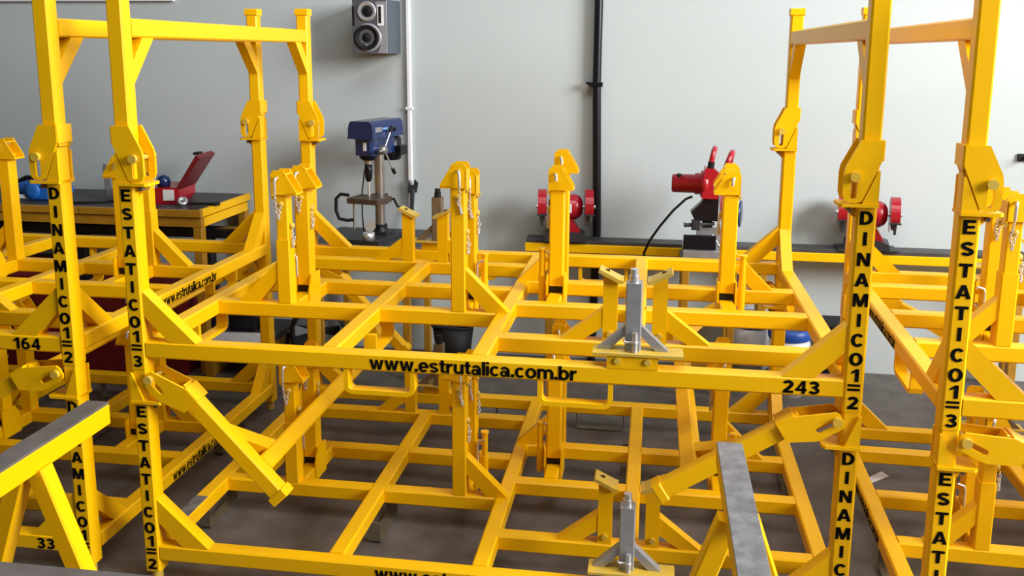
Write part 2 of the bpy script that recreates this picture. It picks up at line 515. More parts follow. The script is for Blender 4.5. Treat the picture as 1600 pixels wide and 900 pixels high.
    if kind == 'Q':
        for a in (x0 - 0.007, x0 + wd + 0.001):
            ck = MB().prism([(y0 - 0.03, B0), (y0 + wd + 0.02, B0), (y0 + wd + 0.02, 0.150), (y0 - 0.002, 0.150), (y0 - 0.03, 0.10)], a, a + 0.006, 'yz')
            subs.append(('cheek_plate', ck, YEL))
        subs.append(('gap_shade_block', MB().box(x0 + 0.003, x0 + wd - 0.003, y0 + 0.003, y0 + wd - 0.003, B1, zb, 0.001, 'x'), DARK))  # black block added to make the gap under the mast look shaded
        lx = x0 + wd + 0.026 if brace > 0 else x0 - 0.026
        pp = MB().cyl((lx, y0 + 0.03, 0.05), (lx, y0 + 0.03, 0.150), 0.0125, 14)
        pp.cyl((lx, y0 + 0.03, 0.150), (lx, y0 + 0.03, 0.236), 0.0105, 14)
        pp.cyl((lx, y0 + 0.03, 0.236), (lx, y0 + 0.03, 0.241), 0.015, 14)
        for zz in (0.07, 0.20):
            pp.bar((lx, y0 + 0.03, zz), (x0 + wd if brace > 0 else x0, y0 + 0.03, zz), 0.012, 0.016, (0, 0, 1), 0.001)
        subs.append(('latch_tube', pp, YEL))
        lh = MB().sweep([(lx + 0.004, y0 - 0.002, 0.222), (lx + 0.004 - 0.02 * brace, y0 - 0.002, 0.216), (lx + 0.004 - 0.024 * brace, y0 - 0.002, 0.205), (lx + 0.004 - 0.024 * brace, y0 - 0.002, 0.14)], 0.004, 8)
        subs.append(('latch_handle', lh, CHROME))
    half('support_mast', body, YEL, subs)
mast(0.262, 0.4565, 0.048, B1, 0.452, 1, -1, 'P')
mast(0.853, 0.4565, 0.048, B1, 0.490, -1, 1, 'P')
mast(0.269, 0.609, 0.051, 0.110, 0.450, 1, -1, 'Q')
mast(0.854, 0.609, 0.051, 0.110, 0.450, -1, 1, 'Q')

# cradle brackets on the outer cross beam (rear left; mirrored to front right)
def cradle(x0, x1, sgn):
    yb0, yb1 = 1.134, 1.176
    p = MB()
    lo, hi = 0.264, 0.284
    za, zb = (lo, hi) if sgn > 0 else (hi, lo)
    p.prism([(x0, B1), (x1, B1), (x1, zb), (x0, za)], yb0, yb1)
    tp = MB()
    # bent plate: tilted part plus a shallow return toward the jack
    cx = (x0 + x1) / 2
    o = sgn
    def X(a): return cx + o * a
    poly = [(X(0.031), 0.303), (X(-0.026), 0.2745), (X(-0.037), 0.272), (X(-0.037), 0.2625), (X(-0.024), 0.2635), (X(0.0355), 0.2935)]
    tp.prism(poly, yb0 - 0.008, yb1 + 0.016)
    slot = MB().box(X(0.012) - 0.008, X(0.012) + 0.008, 1.152, 1.158, 0.285, 0.2965, 0.0, 'x')
    br = diag((x1 if sgn > 0 else x0, B1), sgn, 0.125, 0.098, 0.046, yb0 + 0.002, yb1 - 0.002)
    wb = MB().cyl(((x0 + x1) / 2, yb1, 0.108), ((x0 + x1) / 2, yb1 + 0.007, 0.108), 0.009, 6)
    half('cradle_post', p, YEL, [('cradle_plate', tp, YEL2), ('plate_slot', slot, DARK), ('cradle_brace', br, YEL), ('cradle_bolt', wb, YEL2)])
cradle(0.503, 0.545, -1)
cradle(0.646, 0.688, 1)
# clamp and levelling jack on the rear rail (mirrored to the front rail)
cl = MB().box(0.527, 0.663, 1.352, 1.396, B1, 0.118, 0.002, 'x')
cbs = [MB().cyl((xx, 1.396, 0.104), (xx, 1.404, 0.104), 0.009, 6) for xx in (0.555, 0.635)]
tabs = MB().box(0.527, 0.663, 1.396, 1.399, 0.082, 0.118, 0.001, 'x')
half('jack_clamp', cl, YEL, [('clamp_bolt', cbs[0], YEL2), ('clamp_bolt', cbs[1], YEL2), ('clamp_plate', tabs, YEL)])
jp = MB().box(0.461, 0.702, 1.335, 1.405, 0.118, 0.127, 0.001, 'x')
jc = MB().box(0.574, 0.617, 1.338, 1.381, 0.127, 0.313, 0.003, 'z')
js = MB().cyl((0.596, 1.36, 0.313), (0.596, 1.36, 0.332), 0.014, 14).cyl((0.596, 1.36, 0.330), (0.596, 1.36, 0.349), 0.0125, 6)
jgs = [MB().prism([(a, 0.196), (a, 0.168), (a + sg * 0.040, 0.127), (a + sg * 0.074, 0.127)], 1.347, 1.375) for sg, a in ((1, 0.617), (-1, 0.574))]
jr = MB().cyl((0.590, 1.392, 0.128), (0.590, 1.392, 0.182), 0.0075, 14).cyl((0.590, 1.392, 0.152), (0.590, 1.392, 0.157), 0.0105, 14)
jk = MB().sweep([(0.588, 1.392, 0.155), (0.616, 1.392, 0.154), (0.620, 1.392, 0.162)], 0.0035, 6)
JSUB_REAR = [(n, q.mesh(n, BRNSTEEL)) for n, q in (('jack_column', jc), ('jack_gusset', jgs[0]), ('jack_gusset', jgs[1]), ('jack_pin', jr))] + [('jack_screw', js.mesh('jack_screw', DARK))]  # rear jack in brown and black materials, front jack in grey and zinc
JBASE = jp.mesh('jack_base_plate', YEL2)
JSUB = [('jack_column', jc.mesh('jack_column', STEEL)), ('jack_screw', js.mesh('jack_screw', CHROME)), ('jack_gusset', jgs[0].mesh('jack_gusset', STEEL)), ('jack_gusset', jgs[1].mesh('jack_gusset', STEEL)), ('jack_pin', jr.mesh('jack_pin', CHROME)), ('pin_catch', jk.mesh('pin_catch', CHROME))]

# folding gantry (left side; modelled upright) -----------------------------
PX, PZ = 0.062, 0.617
def arm(y0):
    a = MB().box(0.0015, 0.0485, y0 + 0.0015, y0 + 0.0485, 0.655, 1.062, 0.005, 'z')
    cap = MB().box(-0.002, 0.052, y0 - 0.002, y0 + 0.052, 1.060, 1.087, 0.003, 'x')
    slot = []
    for i in range(7):
        an = math.pi * i / 6
        slot.append((PX + 0.0075 * math.cos(an), PZ + 0.002 + 0.0075 * math.sin(an)))
    for i in range(7):
        an = math.pi + math.pi * i / 6
        slot.append((PX + 0.0075 * math.cos(an), PZ - 0.050 + 0.0075 * math.sin(an)))
    out = [(-0.002, 0.707), (0.052, 0.707), (0.085, 0.640)]
    out += [(0.088, 0.622), (0.088, 0.572), (0.084, 0.558), (0.074, 0.551), (0.052, 0.551), (0.041, 0.556), (0.006, 0.640), (-0.002, 0.660)]
    pls = [MB().prism(out, ya, ya + 0.007, holes=[slot]) for ya in (y0 - 0.0095, y0 + S + 0.0025)]
    col = MB().box(-0.006, 0.004, y0 - 0.008, y0 + S + 0.008, 0.656, 0.707, 0.002, 'z')
    plug = MB().box(-0.0005, 0.034, y0 + 0.004, y0 + S - 0.004, 0.645, 0.668, 0.002, 'z')
    return a, [('end_cap', cap), ('hinge_plate', pls[0]), ('hinge_plate', pls[1]), ('outer_collar', col), ('hinge_plug', plug)]
GAN = []
for y0 in (0.0, D - S):
    a, sub = arm(y0)
    GAN.append(('gantry_arm', a.mesh('gantry_arm', YEL), [(n, q.mesh(n, YEL)) for n, q in sub]))
GAN.append(('gantry_crossbar', MB().box(0.003, 0.047, S, D - S, 0.949, 1.001, 0.005, 'y').mesh('gantry_crossbar', YEL), []))
GAN.append(('gantry_brace', MB().prism([(S, 0.820), (S, 0.885), (0.105, 0.949), (0.165, 0.949)], 0.006, 0.044, 'yz').mesh('gantry_brace', YEL), []))
GAN.append(('gantry_brace', MB().prism([(D - S, 0.820), (D - S, 0.885), (D - 0.105 - S, 0.949), (D - 0.165 - S + 0.05, 0.949)][:2] + [(D - 0.105, 0.949), (D - 0.165, 0.949)], 0.006, 0.044, 'yz').mesh('gantry_brace', YEL), []))
FOOT = MB().cyl((0.025, 0.025, -0.040), (0.025, 0.025, 0.001), 0.017, 16).mesh('locating_foot', YEL2)

def fold(theta):
    if theta == 0: return Matrix.Identity(4)
    return T((PX, 0, PZ)) @ RY(math.radians(theta)) @ T((0, 0, 0.050)) @ T((-PX, 0, -PZ))

URL = 'www.estrutalica.com.br'
def stack_text(parent, M, word, num):
    zs = [0.512, 0.459, 0.406, 0.353, 0.300, 0.247, 0.194, 0.143]
    hh = 0.0345
    for c, z in zip(word, zs):
        obj('lettering', text_mesh(c, hh, 1.15), parent, M @ T((0, 0, z - 0.017)))
    obj('lettering', text_mesh('1', hh, 1.15), parent, M @ T((0.001, 0, 0.0825)))
    eq = MB().box(-0.0155, 0.0155, -0.0014, -0.0002, 0.0695, 0.0755, 0, 'x')
    part('lettering', eq, BLK, parent, M)
    eq = MB().box(-0.0155, 0.0155, -0.0014, -0.0002, 0.0575, 0.0635, 0, 'x')
    part('lettering', eq, BLK, parent, M)
    obj('lettering', text_mesh(num, hh, 1.15), parent, M @ T((0, 0, 0.0075)))

def rack(origin, rz, label, thL, thR, numL, numR, number=None, feet=False):
    R = thing('transport_rack', label, 'rack', origin, rz, 'yellow stacked transport racks')
    I = Matrix.Identity(4)
    posts = []; rails = {}
    for name, me, subs, both in PARTS:
        for k, M in enumerate((I, MIR) if both else (I,)):
            o = obj(name if not (name == 'front_rail' and k) else 'rear_rail', me, R, M)
            for n, sm_ in subs: obj(n, sm_, o)
            if name == 'corner_post': posts.append(o)
            if name in ('front_rail', 'side_rail'): rails[(name, k)] = o
    # posts order: front-left, mirror (rear-right), rear-left, mirror (front-right)
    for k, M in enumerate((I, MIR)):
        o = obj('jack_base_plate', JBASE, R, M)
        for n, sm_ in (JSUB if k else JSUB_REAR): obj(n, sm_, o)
    for me in (LOOP_LOW if feet else LOOP_UP):
        for M in (I, MIR): obj('fork_loop', me, R, M)
    for th, base in ((thL, I), (thR, MIR)):
        F = base @ fold(th)
        for name, me, subs in GAN:
            o = obj(name, me, R, F)
            for n, sm_ in subs: obj(n, sm_, o)
    if feet:
        for p in posts:
            y = D - S if p.data.vertices[0].co.y > 0.5 else 0.0
            obj('locating_foot', FOOT, p, T((0, y, 0)))
    # lettering
    stack_text(posts[0], T((0.025, 0, 0)), 'ESTATICO', numL)
    inv = MIR.inverted()
    stack_text(posts[3], inv @ T((L - 0.025, 0, 0)), 'DINAMICO', numR)
    me = text_mesh(URL, 0.040, 1.0, 0.045)
    sx = 0.58 / tsize(me)
    obj('lettering', me, rails[('front_rail', 0)], T((1.013, 0.002, 0.041)) @ Matrix.Diagonal((sx, 1, 1, 1)))
    me2 = text_mesh(URL, 0.037, 1.0, 0.045)
    sx2 = 0.40 / tsize(me2)
    sl = T((0, 0.70, 0.042)) @ RZ(-math.pi / 2) @ Matrix.Diagonal((sx2, 1, 1, 1))
    obj('lettering', me2, rails[('side_rail', 0)], sl)
    obj('lettering', me2, rails[('side_rail', 1)], T((0, 0.72, 0.042)) @ RZ(-math.pi / 2) @ Matrix.Diagonal((sx2, 1, 1, 1)))
    if number:
        me3 = text_mesh(number, 0.035, 1.12, 0.12)
        obj('lettering', me3, rails[('front_rail', 0)], T((1.889, 0.002, 0.0415)))
    return R

rack((0, 0, ZU), 0, 'yellow steel rack numbered 243 with both gantries upright, centre stack top', 0, 0, '3', '2', '243')
rack((0, 0, ZL), 0, 'yellow steel rack with folded gantries directly under the rack numbered 243', 137, 122.6, '2', '2', None, True)
_low = [o for o in bpy.data.objects if o.name.startswith('transport_rack')][-1]
part('bare_steel_patch', MB().box(0.004, 0.046, 0.15, 0.318, B1 - 0.001, B1 + 0.0008, 0.0, 'y'), TOPG, _low)
rack((-2.215, 0, ZU), 0, 'yellow steel rack numbered 164 with upright gantry, top of the left stack', 0, 0, '3', '2', '164')
rack((-2.215, 0, ZL), 0, 'yellow steel rack numbered 33 with folded gantry, bottom of the left stack', 130, 119, '2', '2', '33', True)
rack((2.212, -0.082, ZU), math.radians(-1.4), 'yellow steel rack at the right edge, top of the right stack', 0, 0, '3', '2')
rack((2.212, -0.082, ZL), math.radians(-1.4), 'yellow steel rack with folded gantry, bottom of the right stack', 116, 125, '2', '2', None, True)

# ------------------------------------------------------------------ wall fittings
c = thing('black_pipe', 'black vertical pipe fixed to the back wall beside the bench grinder', 'pipe', (1.198, WY, 0))
part('pipe_run', MB().sweep([(-0.0, -0.034, 0.0), (0.016, -0.034, 0.7), (0.0, -0.034, 1.45), (0.006, -0.034, 2.6)], 0.0215, 16), BLKP, c)
part('pipe_bracket', MB().box(-0.04, 0.03, -0.06, 0.0, 1.432, 1.452, 0.002, 'x').cyl((-0.045, -0.05, 1.442), (-0.045, -0.05, 1.455), 0.008, 10), BLKP, c)
part('pipe_bracket', MB().box(-0.03, 0.045, -0.06, 0.0, 0.62, 0.64, 0.002, 'x'), BLKP, c)
c = thing('cable_conduit', 'thin white vertical cable conduit on the back wall near the speaker', 'conduit', (0.228, WY, 0))
part('conduit_tube', MB().box(-0.013, 0.011, -0.022, 0, 0.75, 2.7, 0.005, 'z'), WHT, c)
part('conduit_clip', MB().box(-0.019, 0.017, -0.025, 0, 1.30, 1.315, 0.002, 'x'), WHT, c)
c = thing('wall_hook', 'small black hook on the back wall at the right edge', 'hook', (3.24, WY, 1.10))
part('hook_plate', MB().box(-0.03, 0.05, -0.012, 0, 0, 0.035, 0.002, 'x'), DARK, c)
part('hook_arm', MB().sweep([(0.0, -0.01, 0.018), (0.0, -0.05, 0.012), (0.0, -0.06, 0.03)], 0.006, 8), DARK, c)

# loudspeaker
sp = thing('loudspeaker', 'grey and black two-way loudspeaker mounted high on the back wall', 'speaker', (0.085, WY, 1.587))
hw, dp, hh = 0.088, 0.195, 0.262
part('cabinet', MB().prism([(-hw, -dp), (hw, -dp), (hw + 0.012, -0.01), (-hw + 0.012, -0.01)], 0, hh, 'xy'), SPKS, sp)
bf = MB().box(-hw, hw, -dp - 0.012, -dp, 0.0, hh, 0.006, 'z')
fr = part('front_baffle', bf, SPKF, sp)
part('light_panel', MB().prism([(0.040, 0.002), (hw - 0.003, 0.002), (hw - 0.003, hh - 0.01), (0.030, hh - 0.01), (0.042, 0.19), (0.042, 0.14), (0.060, 0.10), (0.052, 0.03)], -dp - 0.0135, -dp - 0.011), SPKL, fr)
part('woofer', MB().lathe((-0.017, -dp - 0.012, 0.078), (0, -1, 0), [(-0.002, 0.062), (0.006, 0.062), (0.007, 0.055), (0.003, 0.050), (-0.003, 0.030), (0.002, 0.020), (0.006, 0.0)], 32), DARK, fr)
part('woofer_ring', MB().lathe((-0.010, -dp - 0.012, 0.078), (0, -1, 0), [(-0.002, 0.070), (0.003, 0.070), (0.003, 0.058)], 32), SPKL, fr)
part('tweeter_horn', MB().lathe((-0.014, -dp - 0.012, 0.205), (0, -1, 0), [(-0.002, 0.048), (0.005, 0.048), (0.006, 0.042), (-0.002, 0.026), (0.001, 0.014), (0.001, 0.0)], 32), CHROME, fr)
part('tweeter_dome', MB().lathe((-0.008, -dp - 0.012, 0.205), (0, -1, 0), [(0.001, 0.027), (0.003, 0.024), (0.005, 0.0)], 24), DARK, fr)
part('bass_port', MB().box(0.046, 0.060, -dp - 0.0165, -dp - 0.011, 0.148, 0.228, 0.004, 'z'), DARK, fr)
part('port_trim', MB().box(0.040, 0.072, -dp - 0.0150, -dp - 0.011, 0.136, 0.236, 0.006, 'z'), WHT, fr)
part('side_port', MB().box(-hw - 0.001, -hw + 0.012, -dp - 0.0145, -dp - 0.011, 0.135, 0.230, 0.003, 'z'), DARK, fr)
part('status_lamp', MB().cyl((-0.018, -dp - 0.0145, 0.042), (-0.018, -dp - 0.0185, 0.042), 0.0026, 10), WHT, fr)
part('wall_bracket', MB().box(-0.03, 0.03, -0.012, 0, 0.06, 0.20, 0.002, 'z'), DARK, sp)

# ------------------------------------------------------------------ narrow rail bench along the wall
b = thing('rail_bench', 'long narrow yellow bench with dark steel top along the back wall', 'bench', (0.868, 0, 0))
bl = 2.45
part('bench_top', MB().box(0.0, bl, 2.118, 2.235, 0.652, 0.672, 0.002, 'x'), TOPS, b)
part('front_rail', MB().box(-0.002, bl, 2.105, 2.150, 0.612, 0.655, 0.003, 'x'), YEL, b)
part('back_rail', MB().box(0.0, bl, 2.195, 2.235, 0.61, 0.652, 0.003, 'x'), YEL, b)
for xx in (0.10, 1.15, bl - 0.12):
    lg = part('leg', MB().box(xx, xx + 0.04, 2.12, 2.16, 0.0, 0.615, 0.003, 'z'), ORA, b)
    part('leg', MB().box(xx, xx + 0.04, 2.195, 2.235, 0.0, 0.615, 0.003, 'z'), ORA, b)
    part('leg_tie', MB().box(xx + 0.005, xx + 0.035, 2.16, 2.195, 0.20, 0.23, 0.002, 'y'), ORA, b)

# bench grinder behind the third mast
def grinder(loc, rz, label, guard_r, twin=True):
    g = thing('bench_grinder', label, 'grinder', loc, rz, 'red bench grinders')
    part('base', MB().prism([(-0.105, 0.0), (0.105, 0.0), (0.100, 0.03), (0.06, 0.045), (-0.06, 0.045), (-0.100, 0.03)], -0.075, 0.075), CAST, g)
    part('pedestal', MB().prism([(-0.075, 0.043), (0.075, 0.043), (0.035, 0.11), (-0.035, 0.11)], -0.05, 0.05), RED, g)
    mo = part('motor', MB().lathe((-0.085, 0, 0.165), (1, 0, 0), [(0, 0), (0, 0.03), (0.012, 0.052), (0.035, 0.064), (0.135, 0.064), (0.158, 0.052), (0.17, 0.03), (0.17, 0)], 28), RED, g)
    part('rating_plate', MB().box(-0.03, 0.03, -0.0665, -0.062, 0.145, 0.190, 0.0, 'x'), WHT, mo)
    part('spindle', MB().cyl((-0.150, 0, 0.165), (0.150, 0, 0.165), 0.009, 12), CHROME, g)
    for sg in (-1, 1):
        x0 = sg * 0.117
        wh = part('grinding_wheel', MB().lathe((x0 - 0.012, 0, 0.165), (1, 0, 0), [(0, 0), (0, 0.070), (0.003, 0.074), (0.021, 0.074), (0.024, 0.070), (0.024, 0)], 28), STONE, g)
        part('flange_nut', MB().cyl((x0 + sg * 0.012, 0, 0.165), (x0 + sg * 0.024, 0, 0.165), 0.016, 6, smooth=False), CHROME, wh)
        hood = MB()
        pr = [(-0.021, 0.060), (-0.021, guard_r), (0.021, guard_r), (0.021, 0.060)]
        hood.lathe((x0, 0, 0.165), (1, 0, 0), pr, 20, math.radians(150), math.radians(375), False)
        hood.lathe((x0, 0, 0.165), (1, 0, 0), [(-sg * 0.021, 0.02), (-sg * 0.021, guard_r)], 28, smooth=False)
        gd = part('wheel_guard', hood, RED, g)
        part('tool_rest', MB().box(x0 - 0.025, x0 + 0.025, -0.105, -0.078, 0.135, 0.142, 0.001, 'x').box(x0 - 0.006, x0 + 0.006, -0.09, -0.07, 0.085, 0.136, 0.001, 'z'), CAST, g)
    return g
grinder((1.062, 2.155, 0.672), math.radians(6), 'red bench grinder on the rail bench beside the black wall pipe', 0.088)
grinder((2.52, 2.17, 0.680), math.radians(-10), 'red bench grinder at the right end of the rail bench', 0.086)
g2 = thing('grinder_plate', 'dark cast plate under the right bench grinder', 'plate', (2.52, 2.17, 0.672))
part('plate', MB().box(-0.14, 0.14, -0.07, 0.06, 0.0, 0.008, 0.001, 'x'), CAST, g2)

# abrasive cut-off saw on its own stand
s = thing('cutoff_saw', 'red cut-off saw with black arm standing before the rail bench', 'saw', (1.72, 1.93, 0.655))
part('base_plate', MB().box(-0.08, 0.16, -0.10, 0.14, 0.0, 0.05, 0.004, 'x'), STEEL, s)
part('front_fence', MB().box(-0.082, 0.065, -0.105, -0.085, 0.055, 0.122, 0.003, 'x'), BLKP, s)
part('vise_jaw', MB().box(-0.02, 0.10, 0.0, 0.02, 0.05, 0.14, 0.003, 'x'), STEEL, s)
vs_ = part('vise_screw', MB().cyl((-0.07, -0.03, 0.155), (0.06, 0.0, 0.16), 0.009, 12).cyl((-0.075, -0.06, 0.155), (-0.075, 0.0, 0.157), 0.006, 10).box(-0.045, -0.005, -0.045, -0.005, 0.135, 0.18, 0.004, 'z'), CAST, s)
part('arm', MB().prism([(-0.03, 0.175), (0.075, 0.175), (0.075, 0.33), (0.03, 0.33), (-0.005, 0.26), (-0.05, 0.215)], -0.02, 0.045), BLKP, s)
part('arm_yoke', MB().prism([(0.0, 0.05), (0.06, 0.05), (0.05, 0.20), (0.01, 0.20)], 0.02, 0.06), CAST, s)
mo = part('motor', MB().lathe((-0.142, 0.0, 0.347), (1, 0, 0), [(0, 0), (0, 0.036), (0.006, 0.043), (0.105, 0.044), (0.106, 0.050), (0.132, 0.050), (0.133, 0.062), (0.165, 0.062), (0.17, 0.0)], 28), RED, s)
part('brush_cap', MB().cyl((-0.11, -0.018, 0.380), (-0.11, -0.021, 0.392), 0.012, 12), DARK, mo)
part('gear_case', MB().prism([(-0.005, 0.285), (0.07, 0.285), (0.075, 0.40), (0.045, 0.425), (0.005, 0.425)], -0.055, 0.045), RED, s)
hdl = MB().sweep([(0.03, -0.03, 0.415), (0.035, -0.035, 0.470), (0.043, -0.030, 0.503), (0.048, 0.0, 0.513), (0.046, 0.03, 0.500), (0.035, 0.04, 0.42)], 0.012, 12)
part('carry_handle', hdl, RED, s)
part('handle_grip', MB().cyl((0.029, -0.032, 0.412), (0.034, -0.036, 0.455), 0.015, 12), DARK, s)
gh = MB().sweep([(0.09, -0.05, 0.40), (0.105, -0.06, 0.455), (0.12, -0.04, 0.492), (0.128, 0.0, 0.497), (0.128, 0.05, 0.47), (0.12, 0.08, 0.40)], 0.013, 12)
part('blade_guard', gh, RED, s)
part('guard_shell', MB().lathe((0.085, 0.03, 0.315), (1, 0, 0), [(0, 0.02), (0, 0.105), (0.045, 0.105), (0.045, 0.09)], 20, math.radians(60), math.radians(235), False), RED, s)
part('cutting_disc', MB().lathe((0.172, -0.02, 0.215), (0.97, -0.22, 0), [(0, 0), (0, 0.062), (0.006, 0.062), (0.006, 0)], 32), BLUE, s)
part('chop_handle', MB().cyl((0.05, -0.06, 0.12), (0.10, -0.075, 0.045), 0.003, 8), CHROME, s)
part('power_cable', MB().sweep([(-0.045, -0.01, 0.288), (-0.075, -0.012, 0.275), (-0.13, -0.01, 0.22), (-0.19, 0.0, 0.14), (-0.235, 0.05, 0.06), (-0.26, 0.14, -0.02), (-0.265, 0.16, -0.2), (-0.28, 0.12, -0.4)], 0.006, 8), DARK, s)
st = thing('saw_stand', 'orange steel pedestal stand under the cut-off saw', 'stand', (1.72, 1.93, 0))
part('stand_top', MB().box(-0.09, 0.17, -0.11, 0.15, 0.625, 0.655, 0.003, 'x'), CAST, st)
for xx in (-0.085, 0.13):
    for yy in (-0.105, 0.11):
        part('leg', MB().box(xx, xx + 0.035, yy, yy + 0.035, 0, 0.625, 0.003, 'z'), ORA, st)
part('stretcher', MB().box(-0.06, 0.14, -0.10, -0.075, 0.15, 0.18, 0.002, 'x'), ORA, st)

# ------------------------------------------------------------------ drill press on a small bench
t = thing('machine_table', 'small dark-topped table with orange legs under the drill press', 'table', (0.11, 2.02, 0))
part('table_top', MB().box(-0.27, 0.25, -0.22, 0.26, 0.645, 0.670, 0.003, 'x'), TOPS, t)
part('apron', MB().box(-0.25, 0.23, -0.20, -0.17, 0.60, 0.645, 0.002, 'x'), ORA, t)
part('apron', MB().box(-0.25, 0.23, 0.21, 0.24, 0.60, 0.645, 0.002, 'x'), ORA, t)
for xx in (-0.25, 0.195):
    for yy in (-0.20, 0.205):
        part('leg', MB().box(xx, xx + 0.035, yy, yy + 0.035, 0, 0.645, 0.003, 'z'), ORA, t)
dpress = thing('drill_press', 'navy blue bench drill press with machined steel column', 'drill press', (0.135, 2.04, 0.670), math.radians(-13))
K = dpress
part('base', MB().prism([(-0.10, -0.20), (0.10, -0.20), (0.095, 0.08), (-0.095, 0.08)], 0.0, 0.022, 'xy').prism([(-0.06, -0.05), (0.06, -0.05), (0.05, 0.06), (-0.05, 0.06)], 0.022, 0.036, 'xy'), CAST, K)
part('column_socket', MB().lathe((0, 0, 0.03), (0, 0, 1), [(0, 0.045), (0.012, 0.036), (0.04, 0.034), (0.04, 0.0)], 24), BLKP, K)
part('column', MB().cyl((0, 0, 0.05), (0, 0, 0.45), 0.0255, 28), COLSTEEL, K)
tb = part('work_table', MB().box(-0.085, 0.085, -0.175, -0.03, 0.195, 0.222, 0.003, 'x').cyl((0, 0, 0.175), (0, 0, 0.222), 0.042, 24).box(-0.03, 0.03, -0.05, -0.02, 0.185, 0.215, 0.003, 'x'), BROWNI, K)
part('table_clamp_handle', MB().sweep([(0.05, 0.0, 0.20), (0.085, -0.01, 0.205), (0.11, -0.02, 0.17), (0.125, -0.02, 0.165)], 0.006, 8), DARK, tb)
part('table_slot', MB().box(0.03, 0.055, -0.11, -0.10, 0.2215, 0.2228, 0.0, 'x'), DARK, tb)
hd = part('head_casting', MB().prism([(-0.050, -0.135), (-0.040, -0.155), (0.040, -0.155), (0.050, -0.135), (0.050, 0.07), (-0.050, 0.07)], 0.43, 0.515, 'xy'), BLUE, K)
part('head_nose', MB().lathe((0, -0.105, 0.405), (0, 0, 1), [(0, 0.0), (0, 0.030), (0.012, 0.043), (0.06, 0.048), (0.11, 0.048)], 24), BLKP, K)
part('nose_label', MB().box(0.004, 0.020, -0.1575, -0.154, 0.455, 0.495, 0.0, 'z'), WHT, hd)
cv = MB().prism([(-0.068, 0.515), (0.068, 0.515), (0.068, 0.555), (0.062, 0.585), (0.052, 0.597), (-0.052, 0.597), (-0.062, 0.585), (-0.068, 0.555)], -0.175, 0.130)
cvo = part('belt_cover', cv, BLUE, K)
part('cover_lip', MB().box(-0.071, 0.071, -0.178, 0.133, 0.512, 0.522, 0.003, 'y'), BLUE, cvo)
part('cover_badge', MB().box(0.0665, 0.0695, -0.150, -0.085, 0.545, 0.568, 0.0, 'y'), STEEL, cvo)
part('cover_badge', MB().box(0.0665, 0.0695, -0.078, -0.030, 0.553, 0.563, 0.0, 'y'), mat('pale_blue_badge', (0.18, 0.36, 0.62), 0.5), cvo)
part('cover_knob', MB().cyl((0.066, 0.03, 0.548), (0.080, 0.03, 0.548), 0.009, 14), DARK, cvo)
part('motor', MB().lathe((0, 0.12, 0.385), (0, 0, 1), [(0, 0), (0, 0.045), (0.01, 0.055), (0.11, 0.055), (0.13, 0.03)], 24).box(0.03, 0.075, 0.085, 0.155, 0.41, 0.46, 0.004, 'y'), BLKP, K)
hub = part('feed_hub', MB().lathe((0.05, -0.075, 0.455), (1, 0, 0), [(0, 0.022), (0.028, 0.022), (0.034, 0.016), (0.034, 0.0)], 20), COLSTEEL, K)
for an, ln in ((62, 0.105), (-58, 0.125), (182, 0.085)):
    dy, dz = math.cos(math.radians(an)), math.sin(math.radians(an))
    o_ = Vector((0.072, -0.075, 0.455))
    e_ = o_ + Vector((0.012, dy * ln, dz * ln))
    hb = part('feed_lever', MB().cyl(o_, e_, 0.004, 8), CHROME, hub)
    part('lever_knob', MB().cyl(e_ - (e_ - o_).normalized() * 0.01, e_ + (e_ - o_).normalized() * 0.02, 0.009, 12), DARK, hub)
part('quill', MB().cyl((0, -0.105, 0.385), (0, -0.105, 0.41), 0.020, 20), COLSTEEL, K)
part('chuck', MB().lathe((0, -0.105, 0.300), (0, 0, 1), [(0, 0), (0, 0.010), (0.015, 0.017), (0.055, 0.020), (0.085, 0.018), (0.085, 0)], 20), BLKP, K)
part('drill_bit', MB().cyl((0, -0.105, 0.224), (0, -0.105, 0.302), 0.006, 10), CHROME, K)
part('power_cable', MB().sweep([(-0.03, -0.06, 0.43), (-0.045, -0.07, 0.34), (-0.06, -0.07, 0.24), (-0.075, -0.05, 0.12), (-0.08, -0.03, 0.03), (-0.085, 0.0, 0.006)], 0.0035, 8), DARK, K)
gc = thing('c_clamp', 'black C-clamp gripping the drill press table', 'clamp', (0.135, 2.04, 0.670), math.radians(-13))
part('clamp_frame', MB().sweep([(-0.085, -0.15, 0.232), (-0.125, -0.165, 0.238), (-0.148, -0.170, 0.215), (-0.150, -0.170, 0.155), (-0.135, -0.168, 0.115), (-0.095, -0.16, 0.108), (-0.060, -0.152, 0.112)], 0.0085, 10), DARK, gc)
part('clamp_screw', MB().cyl((-0.060, -0.152, 0.065), (-0.060, -0.152, 0.195), 0.005, 10), COLSTEEL, gc)
part('clamp_bar', MB().cyl((-0.085, -0.157, 0.07), (-0.035, -0.147, 0.066), 0.003, 8), COLSTEEL, gc)
tn = thing('open_tin', 'small silver tin with its lid open on the drill press base', 'tin', (0.13, 1.86, 0.6925))
part('tin_body', MB().lathe((0, 0, 0), (0, 0, 1), [(0, 0), (0, 0.028), (0.038, 0.028), (0.038, 0.025), (0.03, 0.0)], 24), CHROME, tn)
part('tin_lid', MB().lathe((0.0, 0.026, 0.064), (0.1, -1, 0.25), [(0, 0.0), (0, 0.027), (0.004, 0.027), (0.004, 0.0)], 24, smooth=False), CHROME, tn)
wm = thing('wrench', 'dark adjustable wrench standing against the wall behind the drill press', 'wrench', (0.245, 2.21, 0.670))
part('handle', MB().bar((0, 0, 0.0), (0.0, 0.055, 0.23), 0.024, 0.012, (0, 1, 0), 0.003), CAST, wm)
part('jaw', MB().prism([(-0.025, 0.20), (0.02, 0.20), (0.03, 0.25), (0.012, 0.27), (0.006, 0.24), (-0.012, 0.24), (-0.02, 0.265)], 0.047, 0.060), CAST, wm)

